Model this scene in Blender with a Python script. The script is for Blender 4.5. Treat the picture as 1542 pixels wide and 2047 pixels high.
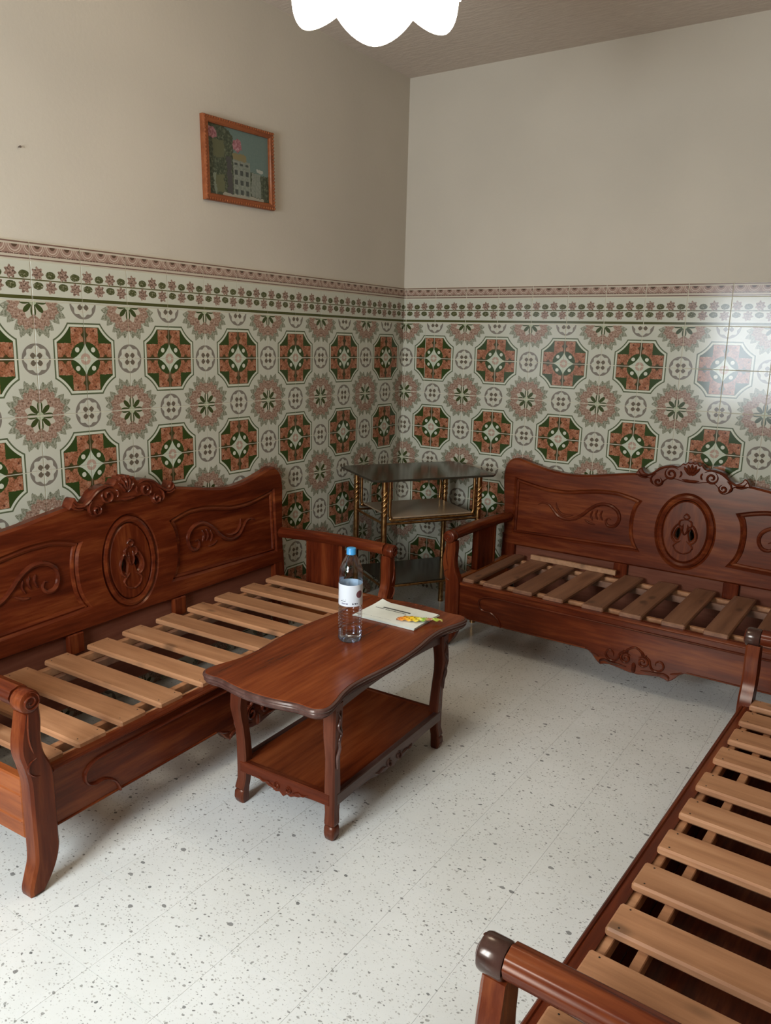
import bpy, bmesh, math, random
from mathutils import Matrix, Vector
from mathutils.geometry import tessellate_polygon
random.seed(7)
PI = math.pi
scene = bpy.context.scene
for o in list(bpy.data.objects):
    bpy.data.objects.remove(o, do_unlink=True)
COL = scene.collection

# ------------------------------------------------------------------ camera
yaw, pitch, roll = 2.16359, -0.21576, -0.02595
fw = Vector((math.cos(pitch)*math.cos(yaw), math.cos(pitch)*math.sin(yaw), math.sin(pitch)))
rt = fw.cross(Vector((0, 0, 1))).normalized()
dn = fw.cross(rt)
r2 = math.cos(roll)*rt + math.sin(roll)*dn
d2 = -math.sin(roll)*rt + math.cos(roll)*dn
cam = bpy.data.cameras.new('camera')
cam.sensor_fit = 'HORIZONTAL'; cam.sensor_width = 36.0
cam.lens = 36.0*1571.7/1542.0
cam.clip_start = 0.02
camo = bpy.data.objects.new('camera', cam)
COL.objects.link(camo)
camo.matrix_world = Matrix(((r2.x, -d2.x, -fw.x, 2.6266), (r2.y, -d2.y, -fw.y, -4.0340),
                            (r2.z, -d2.z, -fw.z, 1.4998), (0, 0, 0, 1)))
scene.camera = camo

# ------------------------------------------------------------------ sky, daylight, exposure
world = bpy.data.worlds.new('sky'); scene.world = world; world.use_nodes = True
bg = world.node_tree.nodes['Background']
bg.inputs[0].default_value = (0.80, 0.90, 1.0, 1); bg.inputs[1].default_value = 3.0
scene.view_settings.view_transform = 'Standard'
scene.view_settings.look = 'None'
scene.view_settings.gamma = 1.0
scene.view_settings.use_curve_mapping = False
scene.view_settings.exposure = 0.10
WIN = (0.70, 1.66, 0.92, 2.06)          # window opening in the near wall: x0, x1, z0, z1
ROOM_X, ROOM_Y, ROOM_Z = 3.12, -4.75, 2.93
wl = bpy.data.lights.new('window_daylight', 'AREA')
wl.shape = 'RECTANGLE'; wl.size = WIN[1]-WIN[0]; wl.size_y = WIN[3]-WIN[2]
wl.energy = 122; wl.color = (0.85, 0.935, 1.0)
wlo = bpy.data.objects.new('window_daylight', wl); COL.objects.link(wlo)
wlo.location = ((WIN[0]+WIN[1])/2, ROOM_Y-0.16, (WIN[2]+WIN[3])/2)
wlo.rotation_euler = Vector((0, 1, -0.12)).to_track_quat('-Z', 'Y').to_euler()
LAMP_STRENGTH = 8.2

# ------------------------------------------------------------------ node helpers
class X:
    """a float socket with arithmetic"""
    nt = None
    def __init__(s, v): s.v = v
    @staticmethod
    def m(op, *a):
        n = X.nt.nodes.new('ShaderNodeMath'); n.operation = op
        for i, q in enumerate(a):
            q = q.v if isinstance(q, X) else q
            if isinstance(q, (int, float)): n.inputs[i].default_value = q
            else: X.nt.links.new(q, n.inputs[i])
        return X(n.outputs[0])
    def __add__(s, o): return X.m('ADD', s, o)
    __radd__ = __add__
    def __sub__(s, o): return X.m('SUBTRACT', s, o)
    def __rsub__(s, o): return X.m('SUBTRACT', o, s)
    def __mul__(s, o): return X.m('MULTIPLY', s, o)
    __rmul__ = __mul__
    def __truediv__(s, o): return X.m('DIVIDE', s, o)
    def __lt__(s, o): return X.m('LESS_THAN', s, o)
    def __gt__(s, o): return X.m('GREATER_THAN', s, o)
    def abs(s): return X.m('ABSOLUTE', s)
    def sqrt(s): return X.m('SQRT', s)
    def pow(s, o): return X.m('POWER', s, o)
    def sin(s): return X.m('SINE', s)
    def cos(s): return X.m('COSINE', s)
    def fract(s): return X.m('FRACT', s)
def mx(a, b): return X.m('MAXIMUM', a, b)
def mn(a, b): return X.m('MINIMUM', a, b)
def at2(a, b): return X.m('ARCTAN2', a, b)
def hyp(a, b): return (a*a + b*b).sqrt()
def band(v, a, b): return (v > a)*(v < b)
def mixc(nt, fac, a, b):
    n = nt.nodes.new('ShaderNodeMix'); n.data_type = 'RGBA'
    for i, q in ((0, fac), (6, a), (7, b)):
        q = q.v if isinstance(q, X) else q
        if isinstance(q, (int, float)): n.inputs[i].default_value = q
        elif isinstance(q, tuple): n.inputs[i].default_value = (*q, 1)
        else: nt.links.new(q, n.inputs[i])
    return n.outputs[2]
def noise(nt, vec, scale, detail=2.0, rough=0.5, out=0):
    n = nt.nodes.new('ShaderNodeTexNoise')
    n.inputs['Scale'].default_value = scale; n.inputs['Detail'].default_value = detail
    n.inputs['Roughness'].default_value = rough
    if vec is not None: nt.links.new(vec, n.inputs['Vector'])
    return n.outputs[out]
def mapping(nt, vec, scale=(1, 1, 1), loc=(0, 0, 0), rot=(0, 0, 0)):
    n = nt.nodes.new('ShaderNodeMapping')
    n.inputs['Scale'].default_value = scale; n.inputs['Location'].default_value = loc
    n.inputs['Rotation'].default_value = rot
    nt.links.new(vec, n.inputs['Vector'])
    return n.outputs[0]
def ramp(nt, fac, stops):
    n = nt.nodes.new('ShaderNodeValToRGB'); e = n.color_ramp.elements
    while len(e) < len(stops): e.new(0.5)
    for k, (p, c) in enumerate(stops):
        e[k].position = p; e[k].color = (*c, 1)
    nt.links.new(fac.v if isinstance(fac, X) else fac, n.inputs[0])
    return n.outputs[0]
def new_mat(name, rough=0.5, coat=0.0, metallic=0.0, color=None, spec=0.5):
    m = bpy.data.materials.new(name); m.use_nodes = True
    nt = m.node_tree; b = nt.nodes['Principled BSDF']
    b.inputs['Roughness'].default_value = rough
    b.inputs['Coat Weight'].default_value = coat
    b.inputs['Coat Roughness'].default_value = 0.12
    b.inputs['Metallic'].default_value = metallic
    b.inputs['Specular IOR Level'].default_value = spec
    if color: b.inputs['Base Color'].default_value = (*color, 1)
    X.nt = nt
    return m, nt, b
def texco(nt, which='Object'):
    return nt.nodes.new('ShaderNodeTexCoord').outputs[which]
def position(nt):
    return nt.nodes.new('ShaderNodeNewGeometry').outputs['Position']
def bump(nt, b, height, strength=0.2, dist=0.002):
    n = nt.nodes.new('ShaderNodeBump')
    n.inputs['Strength'].default_value = strength; n.inputs['Distance'].default_value = dist
    nt.links.new(height.v if isinstance(height, X) else height, n.inputs['Height'])
    nt.links.new(n.outputs[0], b.inputs['Normal'])
def rand_offset(nt, vec, amount=7.0):
    oi = nt.nodes.new('ShaderNodeObjectInfo')
    cb = nt.nodes.new('ShaderNodeCombineXYZ')
    mu = X(oi.outputs['Random'])*amount
    for k in range(3): nt.links.new((mu*(1.0+0.7*k)).v, cb.inputs[k])
    va = nt.nodes.new('ShaderNodeVectorMath'); va.operation = 'ADD'
    nt.links.new(vec, va.inputs[0]); nt.links.new(cb.outputs[0], va.inputs[1])
    return va.outputs[0]

# ------------------------------------------------------------------ materials
def wood(name, axis, dark, mid, light, rough=0.27, coat=0.0, scale=1.0, rnd=True, spec=0.27):
    m, nt, b = new_mat(name, rough, coat, spec=spec)
    b.inputs['Specular Tint'].default_value = (1.0, 0.80, 0.64, 1)      # amber lacquer
    st = {'x': (1.6, 16, 16), 'y': (16, 1.6, 16), 'z': (16, 16, 1.6)}[axis]
    st = tuple(q*scale for q in st)
    v = mapping(nt, texco(nt), st)
    if rnd: v = rand_offset(nt, v)
    n1 = noise(nt, v, 1.0, 5, 0.6)
    n2 = noise(nt, mapping(nt, v, (3, 3, 3)), 1.5, 3, 0.6)
    f = X(n1)*0.72 + X(n2)*0.28
    c = ramp(nt, f, [(0.30, dark), (0.5, mid), (0.72, light)])
    nt.links.new(c, b.inputs['Base Color'])
    bump(nt, b, n2, 0.08, 0.001)
    return m
MAH = [(0.036, 0.0046, 0.0018), (0.100, 0.0165, 0.0048), (0.225, 0.056, 0.0150)]
M = {}
for ax in 'xyz': M['mahogany_'+ax] = wood('mahogany_'+ax, ax, *MAH)
TAB = [(0.045, 0.0065, 0.002), (0.150, 0.027, 0.0065), (0.26, 0.064, 0.016)]
for ax in 'xy': M['table_'+ax] = wood('table_wood_'+ax, ax, *TAB, rough=0.24, coat=0.0, scale=0.8, spec=0.28)
M['table_z'] = wood('table_leg_wood', 'z', (0.035, 0.008, 0.004), (0.095, 0.023, 0.011), (0.15, 0.045, 0.022))
M['edge'] = wood('worn_edge_wood', 'x', (0.035, 0.014, 0.011), (0.075, 0.034, 0.027), (0.15, 0.085, 0.07), 0.30, 0.1)
M['side_wood'] = wood('amber_wood', 'y', (0.13, 0.028, 0.008), (0.26, 0.066, 0.017), (0.36, 0.11, 0.03))  # side rails: paler and more orange than the other sofa wood
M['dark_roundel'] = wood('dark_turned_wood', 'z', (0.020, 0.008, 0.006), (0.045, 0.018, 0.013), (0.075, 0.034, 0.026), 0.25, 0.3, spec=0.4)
M['carving'] = wood('carved_mahogany', 'x', (0.034, 0.0048, 0.0021), (0.090, 0.0155, 0.0056), (0.175, 0.042, 0.016), 0.25, 0.08)

def pine(name, dark, mid, light):
    m, nt, b = new_mat(name, 0.55, 0.05)
    v0 = rand_offset(nt, texco(nt), 5.0)
    v = mapping(nt, v0, (26, 2.2, 26))
    n1 = noise(nt, v, 1.0, 4, 0.6)
    c = ramp(nt, n1, [(0.3, dark), (0.52, mid), (0.74, light)])
    vo = nt.nodes.new('ShaderNodeTexVoronoi'); vo.inputs['Scale'].default_value = 1.0
    nt.links.new(mapping(nt, v0, (9.0, 4.6, 3.0)), vo.inputs['Vector'])
    d = X(vo.outputs['Distance'])
    kn = nt.nodes.new('ShaderNodeMapRange'); kn.interpolation_type = 'SMOOTHSTEP'
    nt.links.new(d.v, kn.inputs[0])
    kn.inputs[1].default_value = 0.20; kn.inputs[2].default_value = 0.06
    kn.inputs[3].default_value = 0.0; kn.inputs[4].default_value = 0.75
    oi = nt.nodes.new('ShaderNodeObjectInfo')
    c = mixc(nt, X(oi.outputs['Random'])*0.38, c, tuple(q*0.62 for q in mid))
    c = mixc(nt, X(kn.outputs[0]), c, tuple(q*0.30 for q in mid))
    nt.links.new(c, b.inputs['Base Color'])
    bump(nt, b, n1, 0.1, 0.001)
    return m
M['pine'] = pine('pine', (0.30, 0.125, 0.052), (0.45, 0.21, 0.095), (0.56, 0.29, 0.145))
M['pine_aged'] = pine('brown_pine', (0.15, 0.062, 0.03), (0.235, 0.105, 0.052), (0.31, 0.15, 0.08))
M['pine_dull'] = pine('aged_pine', (0.13, 0.058, 0.03), (0.20, 0.092, 0.05), (0.27, 0.13, 0.075))
M['inner_board'] = wood('raw_back_board', 'x', (0.085, 0.022, 0.011), (0.145, 0.044, 0.024), (0.20, 0.072, 0.042), 0.6, 0.0)
M['pine_batten'] = pine('pale_pine', (0.30, 0.15, 0.07), (0.42, 0.22, 0.11), (0.5, 0.28, 0.15))

def plaster(name, base, var=0.06):
    m, nt, b = new_mat(name, 0.85)
    p = position(nt)
    n1 = noise(nt, p, 1.3, 3, 0.5); n2 = noise(nt, p, 55.0, 3, 0.6)
    c = ramp(nt, n1, [(0.3, tuple(q*(1-var) for q in base)), (0.7, tuple(q*(1+var) for q in base))])
    nt.links.new(c, b.inputs['Base Color'])
    bump(nt, b, n2, 0.18, 0.003)
    return m
M['wall'] = plaster('cream_wall_paint', (0.50, 0.44, 0.355))
m, nt, b = new_mat('rough_ceiling_paint', 0.9)
p = position(nt)
n1 = noise(nt, mapping(nt, p, (1, 4.0, 1)), 14.0, 4, 0.65)
c = ramp(nt, n1, [(0.3, (0.50, 0.41, 0.335)), (0.7, (0.58, 0.49, 0.405))])
nt.links.new(c, b.inputs['Base Color']); bump(nt, b, n1, 0.5, 0.006)
M['ceiling'] = m
M['grout'] = plaster('cream_grout', (0.56, 0.51, 0.38), 0.1)
m, nt, b = new_mat('floor_grout', 0.8, color=(0.60, 0.585, 0.52)); M['floor_grout'] = m

# terrazzo
m, nt, b = new_mat('terrazzo', 0.21, 0.0)
p = position(nt)
base = ramp(nt, noise(nt, p, 2.2, 3, 0.6), [(0.3, (0.69, 0.69, 0.645)), (0.7, (0.79, 0.79, 0.75))])
oi = nt.nodes.new('ShaderNodeObjectInfo')
base = mixc(nt, X(oi.outputs['Random'])*0.12, base, (0.62, 0.59, 0.52))
pd = nt.nodes.new('ShaderNodeVectorMath'); pd.operation = 'ADD'
nt.links.new(p, pd.inputs[0])
wv = nt.nodes.new('ShaderNodeVectorMath'); wv.operation = 'SCALE'; wv.inputs['Scale'].default_value = 0.012
nt.links.new(noise(nt, p, 60.0, 2, 0.5, out=1), wv.inputs[0]); nt.links.new(wv.outputs[0], pd.inputs[1])
def chips(scale, keep, size, lo, hi, col, fac=1.0):
    global base
    v = nt.nodes.new('ShaderNodeTexVoronoi'); v.inputs['Scale'].default_value = scale
    nt.links.new(mapping(nt, pd.outputs[0], (1, 1.35, 1)), v.inputs['Vector'])
    sp = nt.nodes.new('ShaderNodeSeparateColor'); nt.links.new(v.outputs['Color'], sp.inputs[0])
    r, g = X(sp.outputs[0]), X(sp.outputs[1])
    msk = (X(v.outputs['Distance']) < (r*0.5+0.5)*size)*(g < keep)
    cc = mixc(nt, r, lo, hi)
    base = mixc(nt, msk*fac, base, cc)
chips(190, 0.45, 0.38, (0.42, 0.41, 0.36), (0.78, 0.77, 0.72), None, 0.8)
chips(110, 0.42, 0.38, (0.22, 0.215, 0.19), (0.50, 0.48, 0.43), None, 0.75)
chips(62, 0.20, 0.32, (0.08, 0.08, 0.075), (0.32, 0.31, 0.28), None, 0.85)
chips(27, 0.11, 0.25, (0.10, 0.105, 0.10), (0.24, 0.235, 0.22), None, 0.9)
nt.links.new(base, b.inputs['Base Color'])
M['terrazzo'] = m

# patterned wall tile: UV (0,0) octagon corner, (1,1) flower corner, the other two corners circles
CREAM = (0.47, 0.455, 0.365)
DGREEN = (0.030, 0.050, 0.012)
def tile_base(name):
    m, nt, b = new_mat(name, 0.15, 0.0, spec=0.27)
    uv = nt.nodes.new('ShaderNodeUVMap'); uv.uv_map = 'UVMap'
    sp = nt.nodes.new('ShaderNodeSeparateXYZ'); nt.links.new(uv.outputs[0], sp.inputs[0])
    return m, nt, b, uv.outputs[0], X(sp.outputs[0]), X(sp.outputs[1])
m, nt, b, uvv, x0, y0 = tile_base('octagon_flower_tile')
nA = X(noise(nt, uvv, 16.0, 2, 0.6)) - 0.5
nB = X(noise(nt, mapping(nt, uvv, (1, 1, 1), (3.3, 7.1, 0)), 16.0, 2, 0.6)) - 0.5
nC = X(noise(nt, mapping(nt, uvv, (1, 1, 1), (9.3, 1.1, 0)), 26.0, 3, 0.7))
x, y = x0, y0
c = CREAM
# flower about (1,1)
qx, qy = 1.0 - x, 1.0 - y
r = hyp(qx + nA*0.05, qy + nB*0.05); th = at2(qy, qx)
jag = (((th*(12.0/PI)).fract() - 0.5).abs())*0.20
leaf = r < 0.50 + ((th*4.0).sin().abs().pow(0.7))*0.15 + 0.03 - jag + nA*0.05
c = mixc(nt, leaf, c, ramp(nt, nC, [(0.35, (0.10, 0.11, 0.065)), (0.5, (0.22, 0.215, 0.15)), (0.62, (0.34, 0.325, 0.25))]))
jag2 = ((((th*(10.0/PI)) + 0.5).fract() - 0.5).abs())*0.10
pet = r < 0.475 + ((th*4.0).sin().abs())*0.05 - jag2 + nB*0.12
c = mixc(nt, pet, c, ramp(nt, nC, [(0.36, (0.105, 0.062, 0.040)), (0.45, (0.265, 0.16, 0.11)), (0.57, (0.31, 0.195, 0.14)), (0.66, (0.44, 0.375, 0.295))]))
star = ((th*8.0).cos())
c = mixc(nt, r < 0.265 + star*-0.045, c, (0.45, 0.41, 0.315))
rs = hyp(qx, qy)
mnq = mn(qx, qy)
c = mixc(nt, (rs < 0.060 + ((th*4.0).cos().abs().pow(0.75))*0.195)*(mnq > 0.012), c, (0.042, 0.054, 0.015))
c = mixc(nt, rs < 0.06, c, (0.34, 0.36, 0.235))
# circles about (1,0) and (0,1)
for (cx, cy) in ((1.0, 0.0), (0.0, 1.0)):
    ax, ay = (x - cx).abs(), (y - cy).abs()
    rr = hyp(ax, ay); tt = at2(ay, ax)
    c = mixc(nt, band(rr, 0.218 + (tt*8.0).cos()*0.020, 0.274), c, (0.175, 0.148, 0.118))
    lob = (tt*2.0).sin()
    c = mixc(nt, band(rr, 0.040, 0.045 + lob*0.098), c, (0.115, 0.09, 0.062))
    c = mixc(nt, band(rr, 0.13, 0.15), c, (0.47, 0.42, 0.33))
# octagon about (0,0)
dd = mx(mx(x, y) - 0.66, 0.7336 - hyp(1.0 - x, 1.0 - y))
c = mixc(nt, dd < 0.0, c, (0.085, 0.098, 0.05))
c = mixc(nt, dd < -0.030, c, (0.50, 0.50, 0.39))
c = mixc(nt, dd < -0.074, c, (0.045, 0.05, 0.016))
inn = dd < -0.084
c = mixc(nt, inn, c, DGREEN)
xa, ya = x + nA*0.035, y + nB*0.035
arm = (mn(xa, ya) < 0.285)*(hyp(xa, ya) > 0.315)
stripe = ((x*22.0 + y*17.0 + nA*9.0).sin())*0.12
oc = ramp(nt, nC + stripe, [(0.29, (0.09, 0.045, 0.018)), (0.40, (0.26, 0.092, 0.043)), (0.58, (0.32, 0.13, 0.07)), (0.72, (0.42, 0.25, 0.155))])
c = mixc(nt, inn*arm, c, oc)
c = mixc(nt, inn*(mn(x, y) < 0.03)*(mx(x, y) > 0.28), c, (0.085, 0.05, 0.02))
c = mixc(nt, inn*(mn(x, y) < 0.075 - (mx(x, y) - 0.44).abs()*0.9), c, (0.05, 0.042, 0.014))
c = mixc(nt, inn*(hyp(mn(x, y) - 0.19, mx(x, y) - 0.52) < 0.022), c, (0.10, 0.035, 0.018))
c = mixc(nt, hyp(x - 0.165, y - 0.165) < 0.047, c, (0.52, 0.51, 0.40))
c = mixc(nt, (x.pow(0.72) + y.pow(0.72)) < 0.40, c, (0.45, 0.47, 0.36))
c = mixc(nt, band(hyp(x, y), 0.035, 0.098), c, (0.38, 0.255, 0.19))
nt.links.new(c, b.inputs['Base Color'])
M['tile'] = m
# leaf border tile (0.2 x 0.135)
m, nt, b, uvv, x, y = tile_base('leaf_border_tile')
nA = X(noise(nt, mapping(nt, uvv, (1, 0.68, 1)), 24.0, 2, 0.6)) - 0.5
nB = X(noise(nt, mapping(nt, uvv, (1, 0.68, 1), (4, 5, 0)), 24.0, 2, 0.6)) - 0.5
nC = X(noise(nt, mapping(nt, uvv, (1, 0.68, 1), (8, 2, 0)), 30.0, 2, 0.6))
c = CREAM
c = mixc(nt, band(y, 0.035, 0.125), c, (0.060, 0.060, 0.016))
c = mixc(nt, band(y, 0.515, 0.550), c, (0.095, 0.088, 0.035))
pinkc = ramp(nt, nC, [(0.38, (0.08, 0.05, 0.034)), (0.5, (0.23, 0.14, 0.10)), (0.64, (0.36, 0.26, 0.20))])
grec = ramp(nt, nC, [(0.45, (0.055, 0.06, 0.02)), (0.62, (0.12, 0.115, 0.055)), (0.72, (0.5, 0.46, 0.35))])
for (rowy, phase) in ((0.70, 0.0), (0.355, 0.5)):
    for kind in (0, 1):
        u = ((x + (0.0 if kind == 0 else -0.25) + (0.0 if phase == 0 else 0.25)) * 2.0).fract() - 0.25
        du = u*0.5; dv = (y - rowy)*0.68
        rr = hyp(du + nA*0.055, dv + nB*0.055); tt = at2(dv, du)
        if kind == 0:
            c = mixc(nt, rr < 0.103 + (tt*7.0 + 0.8).cos()*0.018, c, pinkc)
        else:
            rr2 = hyp((du + nA*0.025), (dv + nB*0.025 + (0.02 if phase == 0 else -0.02))*1.45)
            c = mixc(nt, rr2 < 0.098, c, grec)
nt.links.new(c, b.inputs['Base Color'])
M['border'] = m
# narrow rope trim tile (0.2 x 0.065)
m, nt, b, uvv, x, y = tile_base('rope_trim_tile')
nC = X(noise(nt, mapping(nt, uvv, (1, 0.33, 1)), 30.0, 2, 0.6))
c = (0.45, 0.385, 0.295)
c = mixc(nt, band(y, 0.89, 0.965), c, (0.155, 0.085, 0.06))
c = mixc(nt, band(y, 0.05, 0.12), c, (0.145, 0.08, 0.06))
inb = band(y, 0.255, 0.79)
c = mixc(nt, inb, c, (0.265, 0.165, 0.125))
u = (x*3.4).fract() - 0.5
wav = hyp(u, (y - 0.85)*0.9)
c = mixc(nt, inb*band(wav, 0.34, 0.40), c, (0.46, 0.36, 0.28))
c = mixc(nt, inb*band(wav, 0.46, 0.50), c, (0.44, 0.34, 0.26))
c = mixc(nt, inb*(wav < 0.20), c, (0.085, 0.05, 0.03))
c = mixc(nt, inb*(y < 0.33)*(nC > 0.47), c, (0.10, 0.06, 0.04))
nt.links.new(c, b.inputs['Base Color'])
M['trim'] = m

m, nt, b = new_mat('gold_metal', 0.30, 0.0, 1.0)
n1 = noise(nt, texco(nt), 60.0, 2, 0.5)
nt.links.new(ramp(nt, n1, [(0.3, (0.24, 0.115, 0.04)), (0.7, (0.46, 0.26, 0.10))]), b.inputs['Base Color'])
M['gold'] = m
m, nt, b = new_mat('smoked_glass', 0.16, 0.0, color=(0.030, 0.024, 0.016), spec=0.16)
b.inputs['Transmission Weight'].default_value = 0.0; b.inputs['IOR'].default_value = 1.55
M['smoked'] = m
m, nt, b = new_mat('bronze_glass', 0.22, 0.0, color=(0.27, 0.19, 0.12), spec=0.3)
M['bronze'] = m
m, nt, b = new_mat('lamp_glass', 0.2, color=(0.9, 0.9, 0.85))
b.inputs['Emission Color'].default_value = (1.0, 0.90, 0.75, 1); b.inputs['Emission Strength'].default_value = LAMP_STRENGTH
M['lamp'] = m
M['lamp_seam'] = new_mat('lamp_seam', 0.5, color=(0.25, 0.25, 0.24))[0]
M['white_metal'] = new_mat('white_enamel', 0.4, color=(0.7, 0.7, 0.68))[0]
M['nail'] = new_mat('nail_steel', 0.4, 0, 0.8, (0.15, 0.12, 0.1))[0]
M['screw'] = new_mat('nail_heads', 0.5, 0, 0.4, (0.03, 0.02, 0.015))[0]
M['cap'] = new_mat('blue_plastic', 0.35, 0.1, color=(0.055, 0.30, 0.60))[0]

# clear plastic
m = bpy.data.materials.new('clear_plastic'); m.use_nodes = True; nt = m.node_tree; X.nt = nt
for n in list(nt.nodes):
    if n.type == 'BSDF_PRINCIPLED': nt.nodes.remove(n)
out = [n for n in nt.nodes if n.type == 'OUTPUT_MATERIAL'][0]
tr = nt.nodes.new('ShaderNodeBsdfTransparent')
z = nt.nodes.new('ShaderNodeSeparateXYZ'); nt.links.new(texco(nt), z.inputs[0])
zz = X(z.outputs[2])
tr_c = mixc(nt, zz < 0.02, (0.975, 0.98, 0.99), (0.66, 0.72, 0.88))
nt.links.new(tr_c, tr.inputs[0])
gl = nt.nodes.new('ShaderNodeBsdfGlossy'); gl.inputs['Roughness'].default_value = 0.04
fr = nt.nodes.new('ShaderNodeFresnel'); fr.inputs[0].default_value = 1.55
ms = nt.nodes.new('ShaderNodeMixShader')
nt.links.new((X(fr.outputs[0])*0.55 + 0.015).v, ms.inputs[0])
nt.links.new(tr.outputs[0], ms.inputs[1]); nt.links.new(gl.outputs[0], ms.inputs[2])
nt.links.new(ms.outputs[0], out.inputs[0])
M['plastic'] = m
# bottle label with its small print
m, nt, b = new_mat('bottle_label', 0.35)
g = nt.nodes.new('ShaderNodeSeparateXYZ'); nt.links.new(texco(nt), g.inputs[0])
lx, ly, lz = X(g.outputs[0]), X(g.outputs[1]), X(g.outputs[2])
ang = at2(ly, lx)                       # label angle; camera side is about -0.94 rad
c = (0.74, 0.77, 0.80)
nn = X(noise(nt, mapping(nt, texco(nt), (1, 1, 0.4)), 420.0, 1, 0.5))
c = mixc(nt, (nn > 0.45)*band(lz, 0.1385, 0.143)*band(ang, -0.80, -0.30), c, (0.02, 0.02, 0.03))
c = mixc(nt, (nn > 0.40)*band(lz, 0.1375, 0.143)*band(ang, -1.75, -1.15), c, (0.30, 0.30, 0.38))
c = mixc(nt, (nn > 0.42)*band(lz, 0.1475, 0.150)*band(ang, -1.85, -1.35), c, (0.12, 0.13, 0.15))
c = mixc(nt, (nn > 0.5)*band(lz, 0.153, 0.1545)*band(ang, -1.7, -1.3), c, (0.3, 0.32, 0.33))
c = mixc(nt, hyp((ang + 0.12)*0.04, lz - 0.172) < 0.013, c, (0.20, 0.07, 0.08))
c = mixc(nt, hyp((ang + 2.55)*0.04, lz - 0.182) < 0.008, c, (0.10, 0.14, 0.16))
nt.links.new(c, b.inputs['Base Color'])
M['label'] = m
M['label_inside'] = new_mat('label_inside', 0.4, color=(0.42, 0.56, 0.68))[0]

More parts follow.
